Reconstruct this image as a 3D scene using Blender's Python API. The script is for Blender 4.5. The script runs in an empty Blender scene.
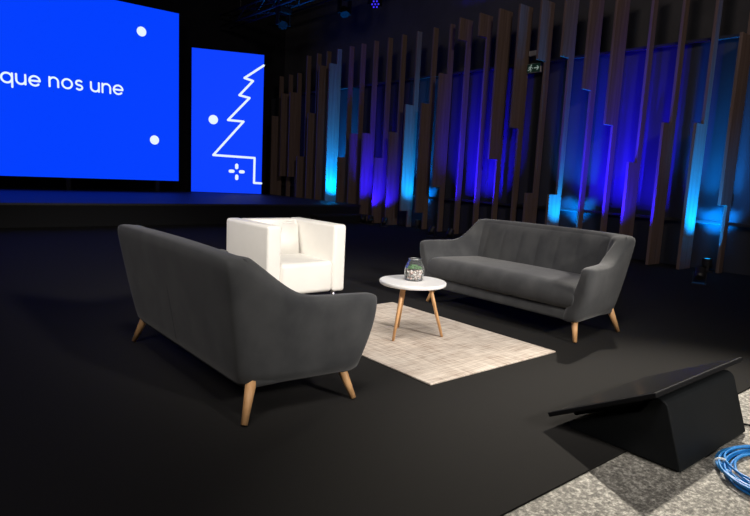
import bpy, bmesh, math, random
from mathutils import Vector, Matrix
random.seed(7)
PI = math.pi
S = bpy.context.scene
COL = S.collection

# ------------------------------------------------------------------ camera
F_PX, PITCH, ROLL, YAW = 590.8, 0.1421, -0.04935, 0.69274
cam_d = bpy.data.cameras.new('camera'); cam = bpy.data.objects.new('camera', cam_d); COL.objects.link(cam)
cam_d.sensor_width = 36; cam_d.sensor_fit = 'HORIZONTAL'; cam_d.lens = F_PX * 36 / 750
cam_d.clip_end = 100; cam_d.clip_start = .05
fw = Vector((math.sin(YAW), math.cos(YAW), 0)); rt = Vector((math.cos(YAW), -math.sin(YAW), 0)); up = Vector((0, 0, 1))
f2 = fw * math.cos(PITCH) - up * math.sin(PITCH); u2 = up * math.cos(PITCH) + fw * math.sin(PITCH)
r3 = rt * math.cos(ROLL) - u2 * math.sin(ROLL); u3 = u2 * math.cos(ROLL) + rt * math.sin(ROLL)
m = Matrix((r3, u3, -f2)).transposed().to_4x4(); m.translation = (0, 0, 1.15)
cam.matrix_world = m
S.camera = cam

# ------------------------------------------------------------------ world, exposure
S.view_settings.view_transform = 'Standard'; S.view_settings.look = 'None'
S.view_settings.exposure = 0.0; S.view_settings.gamma = 1.0; S.view_settings.use_curve_mapping = False
w = bpy.data.worlds.new('world'); S.world = w; w.use_nodes = True
w.node_tree.nodes['Background'].inputs[0].default_value = (.35, .45, 1, 1)
w.node_tree.nodes['Background'].inputs[1].default_value = .016

# ------------------------------------------------------------------ stage lamps and added fill lights, out of frame
def spot(name, loc, target, energy, color, angle, blend=.4, radius=.1):
    d = bpy.data.lights.new(name, 'SPOT'); d.energy = energy; d.color = color
    d.spot_size = math.radians(angle); d.spot_blend = blend; d.shadow_soft_size = radius
    o = bpy.data.objects.new(name, d); COL.objects.link(o); o.location = loc
    o.rotation_euler = (Vector(target) - Vector(loc)).to_track_quat('-Z', 'Y').to_euler()
    return o
WARM = (1, .94, .87)
spot('stage_spotlight_right', (7.8, 3.6, 5.4), (2.75, .8, 0), 3300, (1, .92, .80), 27, .8, .10)
spot('stage_spotlight_front', (3.2, -6.2, 4.9), (2.8, 3.75, .45), 5000, WARM, 25, 1, .6)
spot('stage_spotlight_centre', (0.6, 0.2, 5.8), (3.1, 3.1, .2), 1080, WARM, 46, 1, .9)
spot('house_spotlight_slats', (1.0, -3.0, 6.0), (8.8, 8.0, 2.4), 820, (1, .82, .72), 58, .9, .5)
spot('armchair_fill_spot', (-4.5, 5.3, 5.2), (2.75, 4.4, .45), 1500, (1, .93, .84), 15, .9, .25)  # added narrow fill to brighten the armchair's left side and inner arm
ad = bpy.data.lights.new('soft_fill_left', 'AREA'); ad.energy = 130; ad.color = (1, .93, .86); ad.shape = 'DISK'; ad.size = 2.5  # added soft fill for the near sofa's back and the floor around it
ao = bpy.data.objects.new('soft_fill_left', ad); COL.objects.link(ao); ao.location = (-3.5, -.5, 5.8)
ao.rotation_euler = (Vector((1.2, 2.2, .3)) - ao.location).to_track_quat('-Z', 'Y').to_euler()

# ------------------------------------------------------------------ helpers
def tag(o, label=None, cat=None, group=None, kind=None):
    if label: o['label'] = label
    if cat: o['category'] = cat
    if group: o['group'] = group
    if kind: o['kind'] = kind
    return o
def link(name, bm, mat, parent=None, smooth=False, bevel=0, sub=0):
    bmesh.ops.recalc_face_normals(bm, faces=bm.faces)
    me = bpy.data.meshes.new(name); bm.to_mesh(me); bm.free()
    for mm in (mat if isinstance(mat, (list, tuple)) else [mat]): me.materials.append(mm)
    if smooth:
        for p in me.polygons: p.use_smooth = True
    o = bpy.data.objects.new(name, me); COL.objects.link(o)
    if parent: o.parent = parent
    if bevel:
        b = o.modifiers.new('bevel', 'BEVEL'); b.width = bevel; b.segments = 3; b.limit_method = 'ANGLE'
    if sub:
        s = o.modifiers.new('subdivision', 'SUBSURF'); s.levels = sub; s.render_levels = sub
    return o
def empty(name, loc=(0, 0, 0), rz=0, **k):
    o = bpy.data.objects.new(name, None); COL.objects.link(o); o.location = loc; o.rotation_euler = (0, 0, rz)
    o.empty_display_size = .1
    return tag(o, **k)
def box(bm, x0, x1, y0, y1, z0, z1):
    v = [bm.verts.new((x, y, z)) for x in (x0, x1) for y in (y0, y1) for z in (z0, z1)]
    for f in ((0, 1, 3, 2), (4, 6, 7, 5), (0, 4, 5, 1), (2, 3, 7, 6), (0, 2, 6, 4), (1, 5, 7, 3)):
        bm.faces.new([v[i] for i in f])
    return v
def rbox(bm, x0, x1, y0, y1, z0, z1, r, seg=4):
    b = bmesh.new(); box(b, x0, x1, y0, y1, z0, z1)
    bmesh.ops.recalc_face_normals(b, faces=b.faces)
    bmesh.ops.bevel(b, geom=list(b.edges), offset=r, segments=seg, affect='EDGES', profile=.5)
    merge(bm, b)
def merge(bm, b, mat=None):
    me = bpy.data.meshes.new('tmp'); b.to_mesh(me); b.free()
    if mat is not None: me.transform(mat)
    bm.from_mesh(me); bpy.data.meshes.remove(me)
def tube(bm, pts, rad, n=8, closed=False):
    pts = [Vector(p) for p in pts]; rings = []; N = len(pts); prev = None
    for i, p in enumerate(pts):
        a = pts[(i - 1) % N] if (closed or i > 0) else p
        b = pts[(i + 1) % N] if (closed or i < N - 1) else p
        t = (b - a).normalized()
        if prev is None:
            ref = Vector((0, 0, 1)) if abs(t.z) < .9 else Vector((1, 0, 0)); u = t.cross(ref).normalized()
        else: u = (prev - t * prev.dot(t)).normalized()
        prev = u; v = t.cross(u)
        r = rad[i] if isinstance(rad, (list, tuple)) else rad
        rings.append([bm.verts.new(p + (u * math.cos(2 * PI * k / n) + v * math.sin(2 * PI * k / n)) * r) for k in range(n)])
    for i in range(N if closed else N - 1):
        A, B = rings[i], rings[(i + 1) % N]
        for k in range(n): bm.faces.new((A[k], A[(k + 1) % n], B[(k + 1) % n], B[k]))
    if not closed: bm.faces.new(rings[0][::-1]); bm.faces.new(rings[-1])
def lathe(bm, prof, n=32, c=(0, 0, 0), ph=0):
    rings = []
    for r, z in prof:
        if r < 1e-6: rings.append([bm.verts.new((c[0], c[1], c[2] + z))])
        else: rings.append([bm.verts.new((c[0] + r * math.cos(2 * PI * k / n + ph), c[1] + r * math.sin(2 * PI * k / n + ph), c[2] + z)) for k in range(n)])
    for A, B in zip(rings, rings[1:]):
        for k in range(n):
            k2 = (k + 1) % n
            if len(A) == 1 and len(B) == 1: continue
            if len(A) == 1: bm.faces.new((A[0], B[k], B[k2]))
            elif len(B) == 1: bm.faces.new((A[k], A[k2], B[0]))
            else: bm.faces.new((A[k], A[k2], B[k2], B[k]))
def prism(bm, poly, axis, a, b):
    """extrude a 2D polygon along an axis ('x' or 'y'), polygon in the two other axes"""
    def P(p, t): return (t, p[0], p[1]) if axis == 'x' else (p[0], t, p[1])
    A = [bm.verts.new(P(p, a)) for p in poly]; B = [bm.verts.new(P(p, b)) for p in poly]
    n = len(poly)
    for i in range(n): bm.faces.new((A[i], A[(i + 1) % n], B[(i + 1) % n], B[i]))
    bm.faces.new(A[::-1]); bm.faces.new(B)
def dup(src, parent=None):
    c = src.copy(); COL.objects.link(c)
    if parent: c.parent = parent
    return c
def dup_tree(root, loc, rz):
    r = root.copy(); COL.objects.link(r); r.location = loc; r.rotation_euler = (0, 0, rz)
    for ch in list(root.children):
        c = dup(ch, r)
        for g in list(ch.children): dup(g, c)
    return r

# ------------------------------------------------------------------ materials
def mat(name, color, rough=.6, metal=0, spec=.5, noise=None, bump=None, sheen=0, coord='Object', trans=0):
    """noise=(scale xyz, colour2, contrast lo, hi, detail); bump=(scale, strength)"""
    m = bpy.data.materials.new(name); m.use_nodes = True; nt = m.node_tree; b = nt.nodes['Principled BSDF']
    b.inputs['Base Color'].default_value = (*color, 1); b.inputs['Roughness'].default_value = rough
    b.inputs['Metallic'].default_value = metal; b.inputs['Specular IOR Level'].default_value = spec
    if sheen: b.inputs['Sheen Weight'].default_value = sheen; b.inputs['Sheen Roughness'].default_value = .5
    tc = nt.nodes.new('ShaderNodeTexCoord')
    if noise:
        sc, c2, lo, hi, det = noise
        mp = nt.nodes.new('ShaderNodeMapping'); mp.inputs['Scale'].default_value = sc
        nt.links.new(tc.outputs[coord], mp.inputs[0])
        n = nt.nodes.new('ShaderNodeTexNoise'); n.inputs['Scale'].default_value = 1; n.inputs['Detail'].default_value = det
        nt.links.new(mp.outputs[0], n.inputs[0])
        r = nt.nodes.new('ShaderNodeValToRGB'); r.color_ramp.elements[0].position = lo; r.color_ramp.elements[1].position = hi
        r.color_ramp.elements[0].color = (*color, 1); r.color_ramp.elements[1].color = (*c2, 1)
        nt.links.new(n.outputs[0], r.inputs[0]); nt.links.new(r.outputs[0], b.inputs['Base Color'])
    if bump:
        n = nt.nodes.new('ShaderNodeTexNoise'); n.inputs['Scale'].default_value = bump[0]; n.inputs['Detail'].default_value = 4
        nt.links.new(tc.outputs[coord], n.inputs[0])
        bp = nt.nodes.new('ShaderNodeBump'); bp.inputs['Strength'].default_value = bump[1]; bp.inputs['Distance'].default_value = .01
        nt.links.new(n.outputs[0], bp.inputs['Height']); nt.links.new(bp.outputs[0], b.inputs['Normal'])
    return m
def emis(name, color, strength):
    m = bpy.data.materials.new(name); m.use_nodes = True; nt = m.node_tree
    b = nt.nodes['Principled BSDF']; b.inputs['Base Color'].default_value = (.01, .01, .01, 1); b.inputs['Roughness'].default_value = .6
    b.inputs['Emission Color'].default_value = (*color, 1); b.inputs['Emission Strength'].default_value = strength
    return m
M = {}
M['black_wall'] = mat('black_wall_paint', (.010, .010, .013), .9, spec=.2, noise=((3, 3, 3), (.014, .014, .018), .3, .7, 3))
M['grey_wall'] = mat('dark_grey_wall_paint', (.06, .06, .066), .9, spec=.2, noise=((2, 2, 2), (.075, .075, .082), .3, .7, 3))
M['drape'] = mat('blackout_backdrop_cloth', (.035, .036, .045), .85, spec=.1, noise=((1.2, 1.2, .6), (.05, .051, .06), .3, .7, 3))
M['ceil'] = mat('ceiling_black', (.012, .012, .014), .9, spec=.2)
M['carpet'] = mat('black_carpet', (.0145, .0139, .0133), .95, spec=.1, noise=((260, 260, 260), (.024, .023, .0218), .3, .7, 3), bump=(400, .35))
M['deck'] = mat('stage_deck_black', (.02, .02, .022), .55, spec=.4, noise=((8, 8, 8), (.028, .028, .03), .3, .7, 3))
M['skirt'] = mat('stage_skirt_black', (.012, .012, .013), .9, spec=.2)
M['black_plastic'] = mat('black_plastic', (.007, .007, .008), .7, spec=.12)
M['black_metal'] = mat('black_painted_metal', (.018, .018, .02), .45, spec=.5)
M['truss'] = mat('dark_truss_metal', (.035, .035, .045), .5, metal=.4)
M['rail'] = mat('painted_steel_rail', (.022, .022, .026), .5)
M['wood_slat'] = mat('brown_wood_veneer', (.125, .085, .068), .62, spec=.3, noise=((30, 30, 1.2), (.19, .135, .11), .32, .68, 5))
M['beech'] = mat('light_beech_wood', (.62, .33, .14), .5, noise=((60, 60, 6), (.75, .44, .21), .3, .7, 4))
M['velvet'] = mat('grey_velvet', (.043, .045, .049), .85, spec=.15, noise=((6, 6, 5), (.069, .071, .074), .36, .66, 5), bump=(500, .12), sheen=.25)
M['velvet_seam'] = mat('grey_velvet_seam', (.045, .045, .047), .9, spec=.1)
M['white_leather'] = mat('white_leatherette', (.80, .78, .74), .45, spec=.4, noise=((6, 6, 6), (.84, .82, .78), .3, .7, 3), bump=(14, .12))
M['chrome'] = mat('chrome', (.8, .8, .82), .38, metal=1)
M['white_lacquer'] = mat('white_lacquer', (.92, .915, .91), .35)
M['cable_blue'] = mat('blue_cable_jacket', (.02, .22, .62), .35, noise=((20, 20, 20), (.03, .29, .75), .3, .7, 2))
M['cable_tie'] = mat('pale_cable_tie', (.75, .82, .85), .5)
M['pebble'] = mat('white_pebbles', (.72, .50, .45), .6, noise=((75, 75, 75), (.97, .95, .93), .44, .56, 1))
M['leaf'] = mat('succulent_leaf', (.03, .12, .03), .5, noise=((90, 90, 90), (.13, .30, .09), .3, .7, 3))
M['screen_off'] = mat('glossy_black_screen', (.012, .012, .013), .22, spec=.5)
M['wedge'] = mat('black_wedge_paint', (.0055, .0068, .008), .6, spec=.22, noise=((12, 12, 12), (.0075, .009, .0105), .3, .7, 3))
M['blue_screen'] = emis('blue_led_image', (.000, .050, 1.0), 1.0)
M['white_graphic'] = emis('white_led_image', (.80, .92, 1.0), 1.0)
M['sign_green'] = emis('dim_green_sign', (.012, .05, .035), .18)
M['sign_white'] = emis('pale_sign_symbol', (.55, .7, .62), .35)
M['white_plastic'] = mat('white_plastic', (.55, .52, .55), .5)
M['lens_blue'] = emis('blue_led_lens', (.05, .03, 1), 1)
M['lens_cyan'] = emis('cyan_led_lens', (0, .45, 1), 3)
M['lens_dark'] = mat('dark_lens', (.008, .008, .01), .6, spec=.15)

def concrete_mat():
    m = bpy.data.materials.new('speckled_grey_concrete'); m.use_nodes = True; nt = m.node_tree; b = nt.nodes['Principled BSDF']
    b.inputs['Roughness'].default_value = .75
    tc = nt.nodes.new('ShaderNodeTexCoord')
    n1 = nt.nodes.new('ShaderNodeTexNoise'); n1.inputs['Scale'].default_value = 62; n1.inputs['Detail'].default_value = 6; n1.inputs['Roughness'].default_value = .7
    n2 = nt.nodes.new('ShaderNodeTexNoise'); n2.inputs['Scale'].default_value = 4; n2.inputs['Detail'].default_value = 4
    r = nt.nodes.new('ShaderNodeValToRGB'); e = r.color_ramp.elements
    e[0].position = .38; e[0].color = (.11, .105, .095, 1); e[1].position = .66; e[1].color = (.78, .75, .68, 1)
    k = e.new(.52); k.color = (.30, .285, .25, 1)
    r2 = nt.nodes.new('ShaderNodeValToRGB'); r2.color_ramp.elements[0].color = (.75, .75, .75, 1); r2.color_ramp.elements[1].color = (1.1, 1.1, 1.1, 1)
    mx = nt.nodes.new('ShaderNodeMixRGB'); mx.blend_type = 'MULTIPLY'; mx.inputs[0].default_value = 1
    for n in (n1, n2): nt.links.new(tc.outputs['Object'], n.inputs[0])
    nt.links.new(n1.outputs[0], r.inputs[0]); nt.links.new(n2.outputs[0], r2.inputs[0])
    nt.links.new(r.outputs[0], mx.inputs[1]); nt.links.new(r2.outputs[0], mx.inputs[2]); nt.links.new(mx.outputs[0], b.inputs['Base Color'])
    bp = nt.nodes.new('ShaderNodeBump'); bp.inputs['Strength'].default_value = .3; bp.inputs['Distance'].default_value = .006
    nt.links.new(n1.outputs[0], bp.inputs['Height']); nt.links.new(bp.outputs[0], b.inputs['Normal'])
    return m
def rug_mat():
    m = bpy.data.materials.new('distressed_beige_rug'); m.use_nodes = True; nt = m.node_tree; b = nt.nodes['Principled BSDF']
    b.inputs['Roughness'].default_value = .95; b.inputs['Specular IOR Level'].default_value = .1
    tc = nt.nodes.new('ShaderNodeTexCoord')
    def streak(sc, lo, hi):
        mp = nt.nodes.new('ShaderNodeMapping'); mp.inputs['Scale'].default_value = sc; nt.links.new(tc.outputs['Object'], mp.inputs[0])
        n = nt.nodes.new('ShaderNodeTexNoise'); n.inputs['Scale'].default_value = 1; n.inputs['Detail'].default_value = 5; n.inputs['Roughness'].default_value = .65
        nt.links.new(mp.outputs[0], n.inputs[0])
        r = nt.nodes.new('ShaderNodeValToRGB'); r.color_ramp.elements[0].position = lo; r.color_ramp.elements[1].position = hi
        nt.links.new(n.outputs[0], r.inputs[0]); return r.outputs[0]
    a = streak((3.5, 62, 1), .40, .60); c = streak((62, 3, 1), .42, .62); d = streak((5, 7, 1), .36, .62); g = streak((240, 240, 1), .3, .7)
    def mix(fac, c1, c2, mode='MIX', f=1.0):
        x = nt.nodes.new('ShaderNodeMixRGB'); x.blend_type = mode
        for s, v in ((x.inputs[0], fac), (x.inputs[1], c1), (x.inputs[2], c2)):
            if hasattr(v, 'links'): nt.links.new(v, s)
            elif isinstance(v, tuple): s.default_value = v
            else: s.default_value = v
        return x.outputs[0]
    base = mix(a, (.29, .215, .17, 1), (.78, .68, .58, 1))
    base2 = mix(c, (.36, .28, .23, 1), (.80, .71, .61, 1))
    x = mix(.5, base, base2); x = mix(d, x, mix(.45, x, (.86, .79, .70, 1)))
    x = mix(.25, x, g, 'MULTIPLY')
    nt.links.new(x, b.inputs['Base Color'])
    return m
def glass_mat():
    m = bpy.data.materials.new('clear_glass'); m.use_nodes = True; nt = m.node_tree; nt.nodes.remove(nt.nodes['Principled BSDF'])
    t = nt.nodes.new('ShaderNodeBsdfTransparent'); t.inputs[0].default_value = (.93, .95, .95, 1)
    g = nt.nodes.new('ShaderNodeBsdfGlossy'); g.inputs['Roughness'].default_value = .05
    lw = nt.nodes.new('ShaderNodeLayerWeight'); lw.inputs[0].default_value = .12
    mx = nt.nodes.new('ShaderNodeMixShader'); nt.links.new(lw.outputs['Fresnel'], mx.inputs[0]); nt.links.new(t.outputs[0], mx.inputs[1]); nt.links.new(g.outputs[0], mx.inputs[2])
    df = nt.nodes.new('ShaderNodeBsdfDiffuse'); df.inputs[0].default_value = (.8, .82, .82, 1)
    m2 = nt.nodes.new('ShaderNodeMixShader'); m2.inputs[0].default_value = .04
    nt.links.new(mx.outputs[0], m2.inputs[1]); nt.links.new(df.outputs[0], m2.inputs[2])
    nt.links.new(m2.outputs[0], nt.nodes['Material Output'].inputs[0]); return m
M['concrete'] = concrete_mat(); M['rug'] = rug_mat(); M['glass'] = glass_mat()

# ------------------------------------------------------------------ setting
X0, X1, Y0, Y1, ZT = -7.0, 9.75, -8.0, 16.6, 6.8
def struct(name, m, *boxes):
    bm = bmesh.new()
    for b in boxes: box(bm, *b)
    return tag(link(name, bm, m), kind='structure')
struct('floor', M['concrete'], (X0 - .2, X1 + .2, Y0 - .2, Y1 + .2, -.2, -.008))
struct('ceiling', M['ceil'], (X0 - .2, X1 + .2, Y0 - .2, Y1 + .2, ZT, ZT + .2))
struct('wall_back', M['black_wall'], (X0 - .2, X1 + .2, Y1, Y1 + .2, -.008, ZT))
struct('wall_front', M['black_wall'], (X0 - .2, X1 + .2, Y0 - .2, Y0, -.008, ZT))
struct('wall_left', M['black_wall'], (X0 - .2, X0, Y0, Y1, -.008, ZT))
struct('wall_right', M['grey_wall'], (X1, X1 + .2, Y0, Y1, -.008, ZT))
# carpet laid over the concrete, edge at y = 1.16
bm = bmesh.new(); box(bm, X0, X1, 1.16, Y1, -.008, 0)
tag(link('stage_carpet', bm, M['carpet']), 'large black carpet covering the dark floor under the sofas', 'carpet')
# dark backdrop hanging on the right wall behind the slats
bm = bmesh.new(); n = 420; prev = None
for i in range(n + 1):
    y = 1.2 + (16.4 - 1.2) * i / n; x = 9.19 + .012 * math.sin(i * .55) * (.6 + .4 * math.sin(i * .11))
    cur = [bm.verts.new((x, y, .0)), bm.verts.new((x, y, 3.24)), bm.verts.new((x + .05, y, 3.24)), bm.verts.new((x + .05, y, .0))]
    if prev:
        for k in range(4): bm.faces.new((prev[k], prev[(k + 1) % 4], cur[(k + 1) % 4], cur[k]))
    else: bm.faces.new(cur)
    prev = cur
bm.faces.new(prev[::-1])
tag(link('backdrop_curtain', bm, M['drape'], smooth=False), 'long dark backdrop curtain lit blue behind the wooden slats', 'curtain')

# ------------------------------------------------------------------ stage platform
st = empty('stage_platform', (4, 11, 0), label='low black stage platform under the two blue screens', cat='stage')
bm = bmesh.new(); box(bm, -10.9, 4.62, 0, 5.55, .36, .40); link('deck', bm, M['deck'], st, bevel=.004)
bm = bmesh.new(); box(bm, -10.88, 4.6, .02, 5.53, 0, .36); link('skirt', bm, M['skirt'], st)
sp = empty('stage_step', (7.9, 10.85, 0), label='small black step at the right end of the stage front', cat='step')
bm = bmesh.new(); box(bm, -.7, .7, -.14, .14, .16, .19); link('tread', bm, M['deck'], sp, bevel=.004)
bm = bmesh.new(); box(bm, -.68, .68, -.12, .135, 0, .16); link('riser', bm, M['skirt'], sp)

# ------------------------------------------------------------------ LED screens
def stroke(bm, pts, wd, y=0, closed=False):
    """flat ribbon with round joints in the xz plane"""
    for i in range(len(pts) - (0 if closed else 1)):
        a = Vector(pts[i]); b = Vector(pts[(i + 1) % len(pts)]); d = (b - a)
        if d.length < 1e-6: continue
        d.normalize(); n = Vector((-d.y, d.x)) * wd / 2
        bm.faces.new([bm.verts.new((p.x, y, p.y)) for p in (a - n, b - n, b + n, a + n)])
    for p in pts: disc(bm, p, wd / 2, y, 12)
def disc(bm, c, r, y=0, n=32, rz=None):
    rz = rz or r
    bm.faces.new([bm.verts.new((c[0] + r * math.cos(2 * PI * k / n), y, c[1] + rz * math.sin(2 * PI * k / n))) for k in range(n)])
def arc(c, r, a0, a1, n=20):
    return [(c[0] + r * math.cos(math.radians(a0 + (a1 - a0) * i / n)), c[1] + r * math.sin(math.radians(a0 + (a1 - a0) * i / n))) for i in range(n + 1)]
YS = 15.5
scr = empty('led_screen', (2.24, YS, 0), label='huge blue led screen showing white lettering, left of the stage', cat='screen')
def scrpart(name, bm, m, par, x0=0):
    return link(name, bm, m, par)
L0, R0, B0, T0 = -3.74, 3.74, .695, 4.93
bm = bmesh.new(); box(bm, L0, R0, .012, .16, B0, T0); link('cabinet', bm, M['black_metal'], scr)
bm = bmesh.new(); box(bm, L0, R0, 0, .012, B0, T0); link('display', bm, M['blue_screen'], scr)
bm = bmesh.new()
bm.free()
for x in (-3.2, -1.1, 1.1, 3.2):
    bm = bmesh.new(); prism(bm, [(.03, .40), (.6, .40), (.6, .44), (.15, .44), (.15, B0 - .001), (.03, B0 - .001)], 'x', x - .05, x + .05); link('support_foot', bm, M['black_metal'], scr)
# lettering "que nos une": geometric round letters, x height .25
def letter(bm, ch, x, z, h, wd):
    r = h / 2
    yy = -.004
    if ch == 'o': stroke(bm, arc((x + r, z + r), r, 0, 360, 32), wd, yy); return 2 * r
    if ch == 'q':
        stroke(bm, arc((x + r, z + r), r, 0, 360, 32), wd, yy); stroke(bm, [(x + 2 * r, z + h), (x + 2 * r, z - h * .42)], wd, yy); return 2 * r
    if ch == 'u':
        q = r * .86
        stroke(bm, [(x, z + h)] + arc((x + q, z + q), q, 180, 360, 20) + [(x + 2 * q, z + h)], wd, yy)
        stroke(bm, [(x + 2 * q, z + h), (x + 2 * q, z)], wd, yy); return 2 * q
    if ch == 'n':
        q = r * .86
        stroke(bm, [(x, z)] + arc((x + q, z + h - q), q, 180, 0, 20) + [(x + 2 * q, z)], wd, yy)
        stroke(bm, [(x, z), (x, z + h)], wd, yy); return 2 * q
    if ch == 'e':
        stroke(bm, [(x + .03, z + r)] + [(x + 2 * r, z + r)] + arc((x + r, z + r), r, 0, 318, 32), wd, yy); return 2 * r
    if ch == 's':
        a = r * .5
        stroke(bm, [(x + a * 1.3 + (px - x - a * 1.3) * 1.28, pz) for px, pz in arc((x + a * 1.3, z + h - a), a, 40, 270, 16) + arc((x + a * 1.3, z + a), a, 90, -140, 16)], wd, yy); return a * 2.6
    return 0
# stroke centre lines measured on the screen plane
h = .205; wd = .042
for word, xc, zb, gap in (('que', 2.045 - 2.24, 2.728, .079), ('nos', 2.985 - 2.24, 2.752, .086), ('une', 3.862 - 2.24, 2.755, .080)):
    x = xc
    for ch in word:
        bm = bmesh.new(); x += letter(bm, ch, x, zb, h, wd) + gap
        link('letter', bm, M['white_graphic'], scr)
for (x, z, r) in ((5.044, 4.323, .115), (5.351, 1.719, .115)):
    bm = bmesh.new(); disc(bm, (x - 2.24, z), r, -.004, 40); link('dot_graphic', bm, M['white_graphic'], scr)

pn = empty('led_screen', (7.347, 15.485, .4), -.392, label='tall narrow blue led panel with white tree outline, beside the big screen', cat='screen')
bm = bmesh.new(); box(bm, -.953, .953, .012, .13, 0, 3.825); link('cabinet', bm, M['black_metal'], pn)
bm = bmesh.new(); box(bm, -.953, .953, 0, .012, .012, 3.825); link('display', bm, M['blue_screen'], pn)
T = [(.945, 3.945), (.432, 3.565), (.663, 3.506), (.303, 3.094), (.577, 3.042), (.007, 2.405), (.425, 2.392), (-.374, 1.433), (.747, 1.412), (.744, .717), (.945, .712)]
bm = bmesh.new(); stroke(bm, [(x, z - .4) for x, z in T], .06, -.004); link('tree_outline', bm, M['white_graphic'], pn)
bm = bmesh.new(); disc(bm, (-.383, 2.388 - .4), .124, -.004, 40); link('dot_graphic', bm, M['white_graphic'], pn)
for (x, z, dx, dz) in ((.26, 1.154, 0, .035), (.265, .852, 0, .035), (.123, 1.015, .036, 0), (.402, 1.011, .036, 0)):
    bm = bmesh.new(); stroke(bm, [(x - dx, z - dz - .4), (x + dx, z + dz - .4)], .09, -.004); link('spark_graphic', bm, M['white_graphic'], pn)

# ------------------------------------------------------------------ wooden slats along the right side
XW, XN, XB, TH = 8.70, 8.93, 9.06, .042
SL = [  # y, top, wide sections, label
 (15.46, 3.79, [(0, 2.65)], 'dark wooden slat nearest the tall blue panel, wide lower two thirds'),
 (14.95, 3.79, [(.94, 3.25)], 'second wooden slat from the tall blue panel, wide in its middle'),
 (14.49, 3.79, [(.94, 3.25)], 'third wooden slat from the tall blue panel, wide in its middle'),
 (14.04, 4.20, [(0, 1.51)], 'fourth wooden slat from the tall blue panel, short wide foot'),
 (13.55, 4.20, [(0, 2.65)], 'fifth wooden slat from the tall blue panel, wide up to mid height'),
 (13.10, 4.20, [(0, 3.82)], 'unlit brown wooden slat just left of the cyan lit stage slat'),
 (12.64, 4.20, [(0, 3.82)], 'cyan lit wide wooden slat rising from the stage deck'),
 (12.12, 4.20, [(0, 1.51)], 'brown wooden slat just right of the cyan lit stage slat, short wide foot'),
 (11.65, 4.20, [(0, 2.08)], 'purple lit wooden slat second to the right of the cyan stage slat'),
 (11.17, 4.20, [(0, 2.08)], 'violet lit wooden slat standing right at the end of the stage step'),
 (10.67, 4.20, [(0, 1.51)], 'blue lit wooden slat just right of the stage step, lower wide foot than its neighbours'),
 (10.20, 4.20, [(0, 2.08)], 'violet lit wooden slat just left of the turquoise slat with raised foot'),
 (9.72, 4.20, [(.36, 2.65)], 'turquoise lit wooden slat whose wide board stops above the floor'),
 (9.22, 4.20, [(.36, 2.65)], 'brown wooden slat just right of the turquoise slat, wide board stops above floor'),
 (8.75, 4.20, [(.93, 3.21)], 'brown wooden slat behind the left arm of the far sofa, wide in its middle'),
 (8.28, 4.20, [(3.79, 4.2)], 'wooden slat with small square head, left one of two such slats'),
 (7.78, 4.20, [(3.79, 4.2)], 'wooden slat with small square head, right one of two such slats'),
 (7.32, 4.20, [(1.52, 4.2)], 'wooden slat with long wide upper board, just right of the square headed pair'),
 (6.87, 4.20, [(2.08, 4.2)], 'brown wooden slat just left of the green exit sign, wide upper half'),
 (6.42, 4.20, [(3.21, 4.2), (0, .94)], 'wooden slat just right of the exit sign, wide head and wide foot'),
 (5.95, 4.20, [(3.21, 4.2), (0, .94)], 'wooden slat with blue head and bright cyan foot behind the far sofa'),
 (5.49, 4.20, [(2.65, 4.2)], 'brown wooden slat just right of the blue headed slat, wide upper third'),
 (5.05, 4.20, [(2.08, 4.2)], 'wooden slat with wide upper half and blue edge, behind right half of far sofa'),
 (4.60, 4.20, [(0, 1.51)], 'thin wooden slat with wide purple foot behind right corner of far sofa'),
 (4.14, 4.20, [(0, 2.08)], 'wooden slat with wide lower half, just clear of the far sofa right corner'),
 (3.69, 4.20, [(0, 2.06)], 'bright sky blue lit wooden slat right of the far sofa'),
 (3.25, 4.20, [(.95, 3.2)], 'brown wooden slat at the right edge, wide board ending above the floor'),
]
for y, top, wide, lab in SL:
    s = empty('wooden_slat', (XN, y, 0), label=lab, cat='slat', group='wooden slats along the blue wall')
    zb = 0
    bm = bmesh.new(); box(bm, 0, XB - XN, -TH / 2, TH / 2, zb, top); link('narrow_strip', bm, M['wood_slat'], s, bevel=.002)
    for a, b in wide:
        bm = bmesh.new(); box(bm, XW - XN, -.0005, -TH / 2, TH / 2, a, b); link('wide_board', bm, M['wood_slat'], s, bevel=.002)
for z, lab in ((3.25, 'upper horizontal rail running behind the wooden slats'), (.69, 'lower horizontal rail running behind the wooden slats')):
    bm = bmesh.new(); box(bm, 9.062, 9.115, 2.4, 15.7, z - .022, z + .022)
    tag(link('mounting_rail', bm, M['rail'], bevel=.004), lab, 'rail')

# exit sign hanging from the rail between two slats, lamp bar above it
sg = empty('exit_sign', (9.0, 6.69, 3.06), label='green emergency exit sign with running figure and arrow between slats', cat='sign')
bm = bmesh.new(); box(bm, 0, .055, -.14, .14, 0, .16); link('housing', bm, M['white_plastic'], sg, bevel=.004)
bm = bmesh.new(); box(bm, -.006, -.0005, -.135, .135, .006, .154); link('sign_face', bm, M['sign_green'], sg)
bm = bmesh.new()
def syz(bm, pts, wd):
    b = bmesh.new(); stroke(b, pts, wd, 0); merge(bm, b, Matrix(((0, 1, 0, -.008), (-1, 0, 0, 0), (0, 0, 1, 0), (0, 0, 0, 1))))
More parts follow.
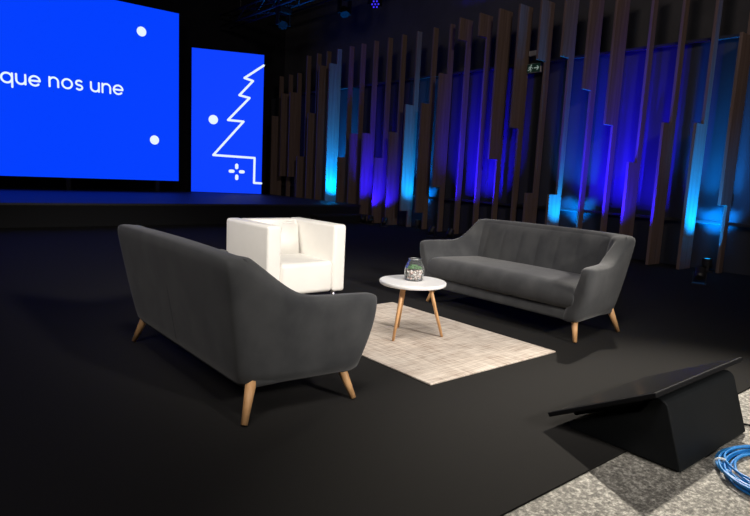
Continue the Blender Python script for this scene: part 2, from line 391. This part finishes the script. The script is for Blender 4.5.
# in sign coordinates first number runs to the right as seen from the hall
syz(bm, [(.015, .08), (.105, .08)], .016); syz(bm, [(.075, .112), (.107, .08), (.075, .048)], .016)
syz(bm, [(-.062, .105), (-.072, .072)], .022); syz(bm, [(-.072, .072), (-.05, .05), (-.058, .022)], .013); syz(bm, [(-.072, .072), (-.09, .05), (-.115, .046)], .013)
syz(bm, [(-.062, .105), (-.035, .092), (-.022, .072)], .011); syz(bm, [(-.062, .105), (-.093, .1), (-.1, .078)], .011)
syz(bm, [(-.052, .13), (-.0521, .13)], .026)
link('symbol', bm, M['sign_white'], sg)
bm = bmesh.new(); box(bm, .02, .06, -.02, .02, .16, .17); link('hanger', bm, M['black_metal'], sg)
el = empty('emergency_light', (9.02, 6.73, 3.30), label='short white emergency lamp bar above the exit sign', cat='lamp')
bm = bmesh.new(); box(bm, 0, .05, -.11, .11, .06, .15); link('housing', bm, M['white_plastic'], el, bevel=.008)
bm = bmesh.new(); box(bm, .015, .045, -.015, .015, -.018, .06); link('bracket', bm, M['black_metal'], el)

# ------------------------------------------------------------------ floor uplights for the slats
BLUE = (.014, .004, 1); CYAN = (0, .27, 1)
def uplight(loc, target, energy, color, angle, lens, label, hid=False):
    x, y, z = loc
    d = (Vector(target) - Vector((x, y, z + .13))).normalized()
    u = empty('floor_uplight', loc, label=label, cat='uplight', group='floor uplights in front of the slats')
    ht = (Vector(target) - Vector(loc)); rz = math.atan2(ht.y, ht.x)
    bm = bmesh.new(); box(bm, -.07, .07, -.075, .075, 0, .012)
    b2 = bmesh.new(); box(b2, -.015, .015, -.075, -.069, 0, .14); box(b2, -.015, .015, .069, .075, 0, .14); merge(bm, b2)
    o = link('yoke', bm, M['black_metal'], u); o.rotation_euler = (0, 0, rz)
    q = d.to_track_quat('Z', 'X')
    bm = bmesh.new(); lathe(bm, [(0, -.07), (.045, -.07), (.06, -.045), (.062, .06), (.055, .06), (.053, .05), (0, .05)], 20)
    o = link('can', bm, M['black_metal'], u, smooth=False); o.location = (0, 0, .13); o.rotation_mode = 'QUATERNION'; o.rotation_quaternion = q
    bm = bmesh.new(); lathe(bm, [(0, .053), (.05, .053), (.05, .051), (0, .051)], 20)
    o = link('lens', bm, lens, u); o.location = (0, 0, .13); o.rotation_mode = 'QUATERNION'; o.rotation_quaternion = q
    p = Vector((x, y, z + .13)) + d * .075
    sp = spot('uplight_lamp', p, target, energy, color, angle, 1, .05)
    return u
LB, LC = M['lens_blue'], M['lens_cyan']
uplight((7.65, 2.97, 0), (9.2, 3.42, 1.5), 260, CYAN, 46, LC, 'small black uplight on the floor before the sky blue slat at right')
uplight((8.94, 3.40, 0), (8.84, 3.54, 5), 1300, CYAN, 84, LC, 'small black uplight at the very foot of the sky blue slat')
uplight((8.94, 5.66, 0), (8.86, 5.86, 5), 700, CYAN, 92, LC, 'small black uplight at the foot of the bright cyan footed slat')
uplight((8.94, 9.38, 0), (8.86, 9.52, 5), 1300, CYAN, 78, LC, 'small black uplight at the foot of the turquoise slat')
uplight((8.94, 12.30, 0), (8.84, 12.52, 5), 2300, CYAN, 86, LC, 'small black uplight behind the stage edge at the foot of the cyan slat')
for y, e, lab in ((4.35, 800, 'small black uplight nearest the far sofa right corner, before the purple footed slat'), (4.83, 1500, 'small black uplight behind the right half of the far sofa'),
                  (5.27, 1000, 'small black uplight behind the middle of the far sofa'),
                  (7.55, 1200, 'small black uplight before the right square headed slat'), (8.03, 1200, 'small black uplight before the left square headed slat')):
    uplight((8.05, y, 0), (9.2, y + .06, 1.7), e, BLUE, 56, LB, lab)
for y, e, lab in ((9.85, 340, 'small black uplight before the violet slat left of the turquoise one'), (10.35, 560, 'small black uplight before the blue slat near the stage step'),
                  (10.62, 500, 'small black uplight beside the right end of the stage step')):
    uplight((8.40, y, 0), (9.0, y + .45, 1.1), e, BLUE, 56, LB, lab)

# ------------------------------------------------------------------ overhead truss and fixtures
def truss(x, y0, y1, z, label):
    t = empty('lighting_truss', (x, y0, z), label=label, cat='truss')
    h = .145; L = y1 - y0
    for sx in (-1, 1):
        for sz in (-1, 1):
            bm = bmesh.new(); tube(bm, [(sx * h, 0, sz * h), (sx * h, L, sz * h)], .025, 8); link('chord', bm, M['truss'], t, smooth=True)
    bm = bmesh.new(); n = int(L / .5)
    for i in range(n):
        a, b = i * L / n, (i + 1) * L / n; s = 1 if i % 2 else -1
        for sx in (-1, 1): tube(bm, [(sx * h, a, -s * h), (sx * h, b, s * h)], .011, 6)
        for sz in (-1, 1): tube(bm, [(-s * h, a, sz * h), (s * h, b, sz * h)], .011, 6)
    link('brace', bm, M['truss'], t)
    for yy in (L * .12, L * .5, L * .88):
        bm = bmesh.new(); tube(bm, [(0, yy, h), (0, yy, ZT - z)], .012, 6); link('hanger', bm, M['black_metal'], t)
    return t
truss(7.62, 8.5, 16.3, 5.16, 'dark lighting truss overhead left of the slats, blue glint along it')
truss(8.85, 8.0, 15.5, 5.62, 'dark lighting truss overhead nearest the tops of the slats')
def moving_head(loc, zt, aim, label, lit):
    m_ = empty('moving_head_light', loc, label=label, cat='stage light')
    bm = bmesh.new(); rbox(bm, -.16, .16, -.13, .13, zt - loc[2] - .17, zt - loc[2] - .03, .02, 2); link('base', bm, M['black_plastic'], m_)
    for s in (-1, 1):
        bm = bmesh.new(); rbox(bm, s * .15 - .025, s * .15 + .025, -.06, .06, -.04, zt - loc[2] - .17, .012, 2); link('yoke_arm', bm, M['black_plastic'], m_)
    q = (Vector(aim) - Vector(loc)).normalized().to_track_quat('Z', 'X')
    bm = bmesh.new(); lathe(bm, [(0, -.13), (.08, -.13), (.11, -.08), (.115, .06), (.11, .075), (0, .075)], 24)
    hd = link('head', bm, M['black_plastic'], m_); hd.rotation_mode = 'QUATERNION'; hd.rotation_quaternion = q
    for rr, nn in ((0, 1), (.072, 6)):
        for k in range(nn):
            a = 2 * PI * k / nn + rr * 9; bm = bmesh.new()
            lathe(bm, [(0, .080), (.021, .079), (.021, .0755), (0, .0755)], 10, (rr * math.cos(a), rr * math.sin(a), 0))
            link('led_lens', bm, M['lens_blue'] if lit else M['lens_dark'], hd)
    return m_
moving_head((8.85, 11.12, 5.0), 5.475, (5.5, 5.0, 1), 'moving head light with glowing blue led face at top centre', True)
moving_head((7.62, 13.1, 4.62), 5.015, (5, 9, 1), 'unlit black moving head hanging from the left truss', False)
moving_head((8.85, 12.3, 5.0), 5.475, (8.0, 9, 0), 'unlit black moving head hanging beyond the blue glowing one', False)

# ------------------------------------------------------------------ sofa
def smooth(t): t = max(0, min(1, t)); return t * t * (3 - 2 * t)
ZB = .137
def sB(z): return -.298 - .105 * (z - .17) / .61
def smooth_out(t): t = max(0, min(1, t)); return 1 - (1 - t) ** 2
def sWb(z): return .735 + .067 * (z - .17) / .61
def sW(z): return .785 + .085 * (1 - ((z - .53) / .36) ** 2)
def sF(z):
    return .346 + .036 * smooth((z - .15) / .36)
def make_sofa():
    root = empty('three_seat_sofa')
    t = .125
    prof = [(0, 0), (0, .15), (0, .32), (0, .5), (0, .68), (0, .84), (.015, .955), (.13, .995), (.5, 1.0), (.87, .995), (.985, .955), (1, .84), (1, .66), (1, .48), (1, .3), (1, .12), (1, 0)]
    st_ = []
    for fo, sh in ((0, .55), (.012, .22), (.035, .06), (.07, 0)): st_.append(('arm', fo, sh))
    for a in (.2, .32, .44, .54, .63, .72, .81, .9, 1): st_.append(('arma', a, 0))
    for k in (1, 2, 3): st_.append(('cor', k / 4, 0))
    half = list(st_)
    backs = [('back', b, 0) for b in (-1, -.8, -.6, -.4, -.2, 0, .2, .4, .6, .8, 1)]
    def height(kind, p):
        if kind == 'arm': return .568
        if kind == 'arma':
            x = .37 + (-.36 - .37) * p
            u_ = max(0, min(1, (-.04 - x) / .33)); return .568 + .19 * (.45 * smooth(u_) + .55 * u_ * u_)
        if kind == 'cor': return .758 + .012 * p
        return .770 + .008 * (1 - p * p)
    def point(kind, p, sh, df, zf, side):
        h_ = height(kind, p); z = ZB + zf * (h_ - ZB)
        if sh: z = ZB + sh * .03 + zf * (h_ - sh * .05 - ZB - sh * .03); df = .5 + (df - .5) * (1 - sh)
        d = df * t; tt = (.155 - .065 * smooth((zf - .25) / .75)) if kind in ('arm', 'arma') else t
        if kind == 'cor': tt = t
        d = df * tt
        r = .024 + .05 * (1 - smooth_out((z - .17) / .4))
        wa = {'arm': 0, 'arma': p, 'cor': 1, 'back': 1}[kind]; wa = smooth(wa)
        W = sW(min(z, .8)) * (1 - wa) + sWb(z) * wa - d; B = sB(z) + d; ri = max(r - d, .035) + (.05 * df if zf < .99 else .05 * df)
        if kind == 'arm': x = sF(z) - p; y = -W
        elif kind == 'arma': x = (sF(z)) + (B + ri - sF(z)) * p; y = -W
        elif kind == 'cor':
            a = PI / 2 * p; x = B + ri - ri * math.sin(a); y = -(W - ri) - ri * math.cos(a)
        else: x = B; y = (W - ri) * p
        return (x, y * side, z)
    seq = [(k, p, s, 1) for k, p, s in half] + [(k, p, s, 1) for k, p, s in backs] + [(k, p, s, -1) for k, p, s in reversed(half)]
    bm = bmesh.new(); rings = []
    for k, p, s, side in seq: rings.append([bm.verts.new(point(k, p, s, df, zf, side)) for df, zf in prof])
    n = len(prof)
    for A, B in zip(rings, rings[1:]):
        for i in range(n): bm.faces.new((A[i], A[(i + 1) % n], B[(i + 1) % n], B[i]))
    bm.faces.new(rings[0]); bm.faces.new(rings[-1][::-1])
    link('shell', bm, M['velvet'], root, smooth=True, sub=1)
    # back seams on the outside
    bm = bmesh.new(); tube(bm, [(sB(z) + .0008, .02, z) for z in (.21, .25, .3, .35, .4, .45, .5)], .0018, 6); link('back_seam', bm, M['velvet_seam'], root, smooth=True)
    # base
    bm = bmesh.new(); rbox(bm, -.24, .338, -.735, .735, .152, .234, .022, 4); link('seat_base', bm, M['velvet'], root, smooth=True)
    # seat cushion: long single cushion with crowned top
    bm = bmesh.new(); nx, ny = 14, 40; x0, x1, y0, y1, z0, z1 = -.22, .385, -.755, .755, .236, .43
    grid = {}
    def cr(u, e=.12):   # edge rounding profile 0..1
        d = min(u, 1 - u) / e
        return 1 if d >= 1 else math.sqrt(max(0, 1 - (1 - d) ** 2))
    us = [0, .02, .05, .09, .14, .2, .32, .45, .58, .7, .8, .86, .91, .95, .98, 1]
    vs = [0, .006, .016, .03, .05, .08, .15, .25, .35, .45, .5, .55, .65, .75, .85, .92, .95, .97, .984, .994, 1]
    for sgn in (1, -1):
        for i, u in enumerate(us):
            for j, v in enumerate(vs):
                zz = (z0 + z1) / 2 + sgn * (z1 - z0) / 2 * min(cr(u, .14), cr(v, .05)) ** .8
                if sgn > 0: zz += .012 * math.sin(PI * u) * math.sin(PI * v)
                edge = i in (0, len(us) - 1) or j in (0, len(vs) - 1)
                if edge and sgn < 0: grid[(sgn, i, j)] = grid[(1, i, j)]; continue
                xx = x0 + (x1 - x0) * u - (.012 * abs(2 * v - 1) ** 4 if u > .9 else 0); ys_ = .86 + .14 * smooth(u * 1.15)
                grid[(sgn, i, j)] = bm.verts.new((xx, (y0 + (y1 - y0) * v) * ys_, zz))
    for sgn in (1, -1):
        for i in range(len(us) - 1):
            for j in range(len(vs) - 1):
                f = [grid[(sgn, i, j)], grid[(sgn, i + 1, j)], grid[(sgn, i + 1, j + 1)], grid[(sgn, i, j + 1)]]
                if len(set(f)) > 2: bm.faces.new(f)
    link('seat_cushion', bm, M['velvet'], root, smooth=True, sub=1)
    # channelled back pad
    bm = bmesh.new(); NZ = 12; NY = 96; Wd = .755; front = []; rear = []
    for j in range(NY + 1):
        y = -Wd + 2 * Wd * j / NY; fr = []; re = []
        ch = abs(math.sin(PI * (y + Wd) / (2 * Wd / 8))) ** .35
        for k in range(NZ + 1):
            v = k / NZ; z = .40 + .358 * v; base = sB(z) + t - .02
            e = cr(min(v * .5 + .5, 1), .1) if v > .5 else 1
            puff = (.062 - .03 * v) * (e if v > .5 else 1) + .0065 * ch * (1 - v ** 6)
            ey = cr(j / NY, .02)
            fr.append(bm.verts.new((base + puff * (.3 + .7 * ey), y, z))); re.append(bm.verts.new((base - .01, y, z)))
        front.append(fr); rear.append(re)
    for j in range(NY):
        for k in range(NZ):
            bm.faces.new((front[j][k], front[j + 1][k], front[j + 1][k + 1], front[j][k + 1])); bm.faces.new((rear[j][k], rear[j][k + 1], rear[j + 1][k + 1], rear[j + 1][k]))
        bm.faces.new((front[j][NZ], front[j + 1][NZ], rear[j + 1][NZ], rear[j][NZ])); bm.faces.new((front[j][0], rear[j][0], rear[j + 1][0], front[j + 1][0]))
    for j in (0, NY):
        for k in range(NZ): bm.faces.new((front[j][k], front[j][k + 1], rear[j][k + 1], rear[j][k]))
    link('back_pad', bm, M['velvet'], root, smooth=True)
    for x0_, x1_ in ((.262, .318), (-.235, -.295)):
        for s in (-1, 1):
            bm = bmesh.new(); tube(bm, [(x0_, s * .71, .185), (x1_, s * .765, .0066)], [.026, .0155], 16); link('leg', bm, M['beech'], root, smooth=True)
    return root
sofa = make_sofa()
sofa.location = (1.475, 3.045, 0)
tag(sofa, 'dark grey velvet sofa in the foreground, seen from behind', 'sofa', 'grey velvet sofas')
sofa2 = dup_tree(sofa, (4.12, 3.03, 0), PI)
tag(sofa2, 'dark grey velvet sofa facing the camera, beyond the round table', 'sofa', 'grey velvet sofas')

# ------------------------------------------------------------------ white armchair
ch = empty('armchair', (2.68, 4.47, 0), label='white leather cube armchair between the two grey sofas', cat='armchair')
hw, hd, zt = .385, .38, .70
def arm_bm():
    bm = bmesh.new(); rbox(bm, -.065, .065, -hd, hd, .115, zt, .028, 5); return bm
a1 = link('arm', arm_bm(), M['white_leather'], ch, smooth=True); a1.location = (-hw + .065, 0, 0)
a2 = dup(a1, ch); a2.location = (hw - .065, 0, 0)
bm = bmesh.new(); rbox(bm, -hw + .12, hw - .12, hd - .15, hd - .003, .2, zt - .003, .028, 5); link('backrest', bm, M['white_leather'], ch, smooth=True)
bm = bmesh.new()
v = box(bm, -.252, .252, hd - .26, hd - .13, .36, zt - .012)
for p in v:
    if p.co.z > .5 and p.co.y < hd - .2: p.co.y += .07
bmesh.ops.recalc_face_normals(bm, faces=bm.faces); bmesh.ops.bevel(bm, geom=list(bm.edges), offset=.03, segments=4, affect='EDGES')
link('back_cushion', bm, M['white_leather'], ch, smooth=True)
bm = bmesh.new(); rbox(bm, -.2565, .2565, -hd - .006, hd - .15, .12, .39, .04, 6); link('seat_cushion', bm, M['white_leather'], ch, smooth=True)
for sx in (-1, 1):
    for sy in (-1, 1):
        bm = bmesh.new(); lathe(bm, [(0, 0), (.018, 0), (.02, .008), (.02, .125), (0, .125)], 16, (sx * (hw - .07), sy * (hd - .08), 0)); link('leg', bm, M['chrome'], ch, smooth=True)

# ------------------------------------------------------------------ rug, table, terrarium
bm = bmesh.new(); rbox(bm, -.6, .6, -.85, .85, 0.0005, .012, .004, 2)
rg = tag(link('area_rug', bm, M['rug']), 'beige distressed woven rug under the round white table', 'rug'); rg.location = (2.87, 3.05, 0)
TX, TY, TZ = 2.778, 2.925, .43
tb = empty('side_table', (TX, TY, .012), label='round white side table with tapered beech legs on the rug', cat='table')
bm = bmesh.new(); zt2 = TZ - .012; lathe(bm, [(0, zt2 - .026), (.222, zt2 - .026), (.229, zt2 - .022), (.232, zt2 - .013), (.231, zt2 - .004), (.227, zt2), (0, zt2)], 64); link('tabletop', bm, M['white_lacquer'], tb, smooth=False, bevel=0)
bm = bmesh.new(); lathe(bm, [(0, zt2 - .045), (.13, zt2 - .045), (.13, zt2 - .0265), (0, zt2 - .0265)], 32); link('mounting_plate', bm, M['white_lacquer'], tb)
for fx, fy in ((-.135, .02), (.245, -.075), (.135, .275)):
    px_, py_ = (fx - .082) * .55, (fy - .073) * .55
    bm = bmesh.new(); tube(bm, [(px_, py_, zt2 - .04), (fx, fy, .005)], [.0145, .0095], 16); link('leg', bm, M['beech'], tb, smooth=True)
JX, JY, JZ = 2.793, 2.932, TZ + .0005
jar = empty('glass_terrarium', (JX, JY, JZ), label='faceted glass terrarium jar on the round white table', cat='terrarium')
bm = bmesh.new()
lathe(bm, [(0, 0), (.054, 0), (.066, .012), (.072, .05), (.070, .09), (.045, .142), (.042, .150), (.040, .150), (.043, .141), (.067, .089), (.069, .05), (.063, .014), (.05, .004), (0, .004)], 12); link('vessel', bm, M['glass'], jar)
bm = bmesh.new(); tube(bm, [(.0435 * math.cos(a), .0435 * math.sin(a), .150) for a in [2 * PI * k / 24 for k in range(24)]], .0022, 6, True); link('rim', bm, M['chrome'], jar, smooth=True)
bm = bmesh.new()
for i in range(230):
    a = random.uniform(0, 2 * PI); rr = .0585 * math.sqrt(random.random()); zz = random.uniform(.012, .072)
    if zz < .02: rr = min(rr, .052)
    b = bmesh.new(); bmesh.ops.create_icosphere(b, subdivisions=1, radius=random.uniform(.0065, .0095))
    merge(bm, b, Matrix.Translation((rr * math.cos(a), rr * math.sin(a), zz)) @ Matrix.Diagonal((1.2, 1, .75, 1)))
o = link('pebble_fill', bm, M['pebble'], None, smooth=True); o.location = (JX, JY, JZ); tag(o, 'white and pinkish pebbles filling the bottom of the terrarium', 'pebbles', kind='stuff')
def succulent(x, y, sc, n, label):
    bm = bmesh.new()
    for ring in range(3):
        for k in range(n):
            a = 2 * PI * k / n + ring * .5; tilt = math.radians((20, 48, 72)[ring]); L = (.026, .024, .018)[ring] * sc
            d = Vector((math.cos(a) * math.cos(tilt), math.sin(a) * math.cos(tilt), math.sin(tilt)))
            tube(bm, [d * L * t_ for t_ in (0, .3, .6, .85, 1)], [.002 * sc, .0045 * sc, .0055 * sc, .0035 * sc, .0006], 6)
    o = link('succulent', bm, M['leaf'], None, smooth=True); o.location = (x, y, JZ + .078)
    return tag(o, label, 'plant', 'succulents in the terrarium')
# camera sits towards -x -y of the table
succulent(JX - .024, JY + .010, 1.2, 7, 'small green succulent at the left in the glass terrarium')
succulent(JX + .016, JY - .020, 1.25, 8, 'green succulent at the right front in the glass terrarium')
succulent(JX + .012, JY + .018, 1.5, 7, 'tallest green succulent at the back of the glass terrarium')

# ------------------------------------------------------------------ monitor wedge
wd_ = empty('monitor_wedge', (2.80, 1.18, -.0), label='black wooden floor wedge carrying the tilted monitor', cat='monitor stand')
def arcp(c, r, a0, a1, n=6): return arc(c, r, a0, a1, n)
# profile in (y, z), local origin y = 1.18
p = [(-.25, -.008), (.26, 0), (.262, .05), (-.135, .245)] 
p = [(-.255, 0.0), (.262, 0.0), (.262, .035), (-.06, .195)] + arcp((-.135, .236), .042, 30, 165, 8)
bm = bmesh.new(); prism(bm, p, 'x', -.355, .355); link('box', bm, M['wedge'], wd_, bevel=.006)
mo = empty('tilted_monitor', (2.83, 1.03, .325), label='black flat monitor lying tilted on the floor wedge', cat='monitor')
ang = -math.atan2(.265, .50); mo.rotation_euler = (ang, 0, 0)
bm = bmesh.new(); rbox(bm, -.465, .465, 0, .548, -.022, 0, .005, 2); link('casing', bm, M['black_plastic'], mo)
bm = bmesh.new(); box(bm, -.45, .45, .015, .533, .0002, .0012); link('screen', bm, M['screen_off'], mo)
bm = bmesh.new(); rbox(bm, -.34, .34, .14, .50, -.05, -.0225, .008, 2); link('rear_housing', bm, M['black_plastic'], mo)

# ------------------------------------------------------------------ cables
pts = []; rnd = random.Random(3)
LO = 11; N = 44; px, py = [], []
for l in range(LO):
    rx = .24 + rnd.uniform(-.04, .04); ry = .205 + rnd.uniform(-.035, .03); cx = 2.90 + rnd.uniform(-.012, .012); cy = .735 + rnd.uniform(-.01, .01); zz = .0 + .009 * (l % 4) + rnd.uniform(0, .003)
    for k in range(N):
        a = 2 * PI * k / N; pts.append((rx, ry, cx, cy, zz, a))
P_ = []
for i in range(len(pts)):
    seg = pts[max(0, i - 14):i + 14]; av = [sum(q[j] for q in seg) / len(seg) for j in range(5)]; a = pts[i][5]
    P_.append((av[2] + av[0] * math.cos(a) - 2.9, av[3] + av[1] * math.sin(a) - .735, av[4]))
cb = empty('cable_coil', (2.775, .662, -.003), label='coil of blue cable lying on the concrete beside the wedge', cat='cable')
bm = bmesh.new(); tube(bm, P_, .005, 7); link('cable', bm, M['cable_blue'], cb, smooth=True)
bm = bmesh.new(); a = math.radians(118)
tc = Vector((.24 * math.cos(a), .22 * math.sin(a), .014)); tdir = Vector((-.24 * math.sin(a), .22 * math.cos(a), 0)).normalized(); nrm = Vector((tdir.y, -tdir.x, 0))
tube(bm, [tc + nrm * (.024 * math.cos(q)) + Vector((0, 0, .019 * math.sin(q))) for q in [2 * PI * k / 20 for k in range(20)]], .006, 6, True)
link('cable_tie', bm, M['cable_tie'], cb, smooth=True)
bm = bmesh.new()
tube(bm, [(3.17, 1.02, .004), (3.24, .99, 0), (3.27, .93, 0), (3.22, .89, 0), (3.25, .84, 0), (3.36, .84, 0), (3.6, .9, 0), (4.0, .92, 0)], .0055, 8)
tag(link('black_cable', bm, M['black_plastic'], smooth=True), 'thin black cable trailing from the right of the wedge', 'cable')
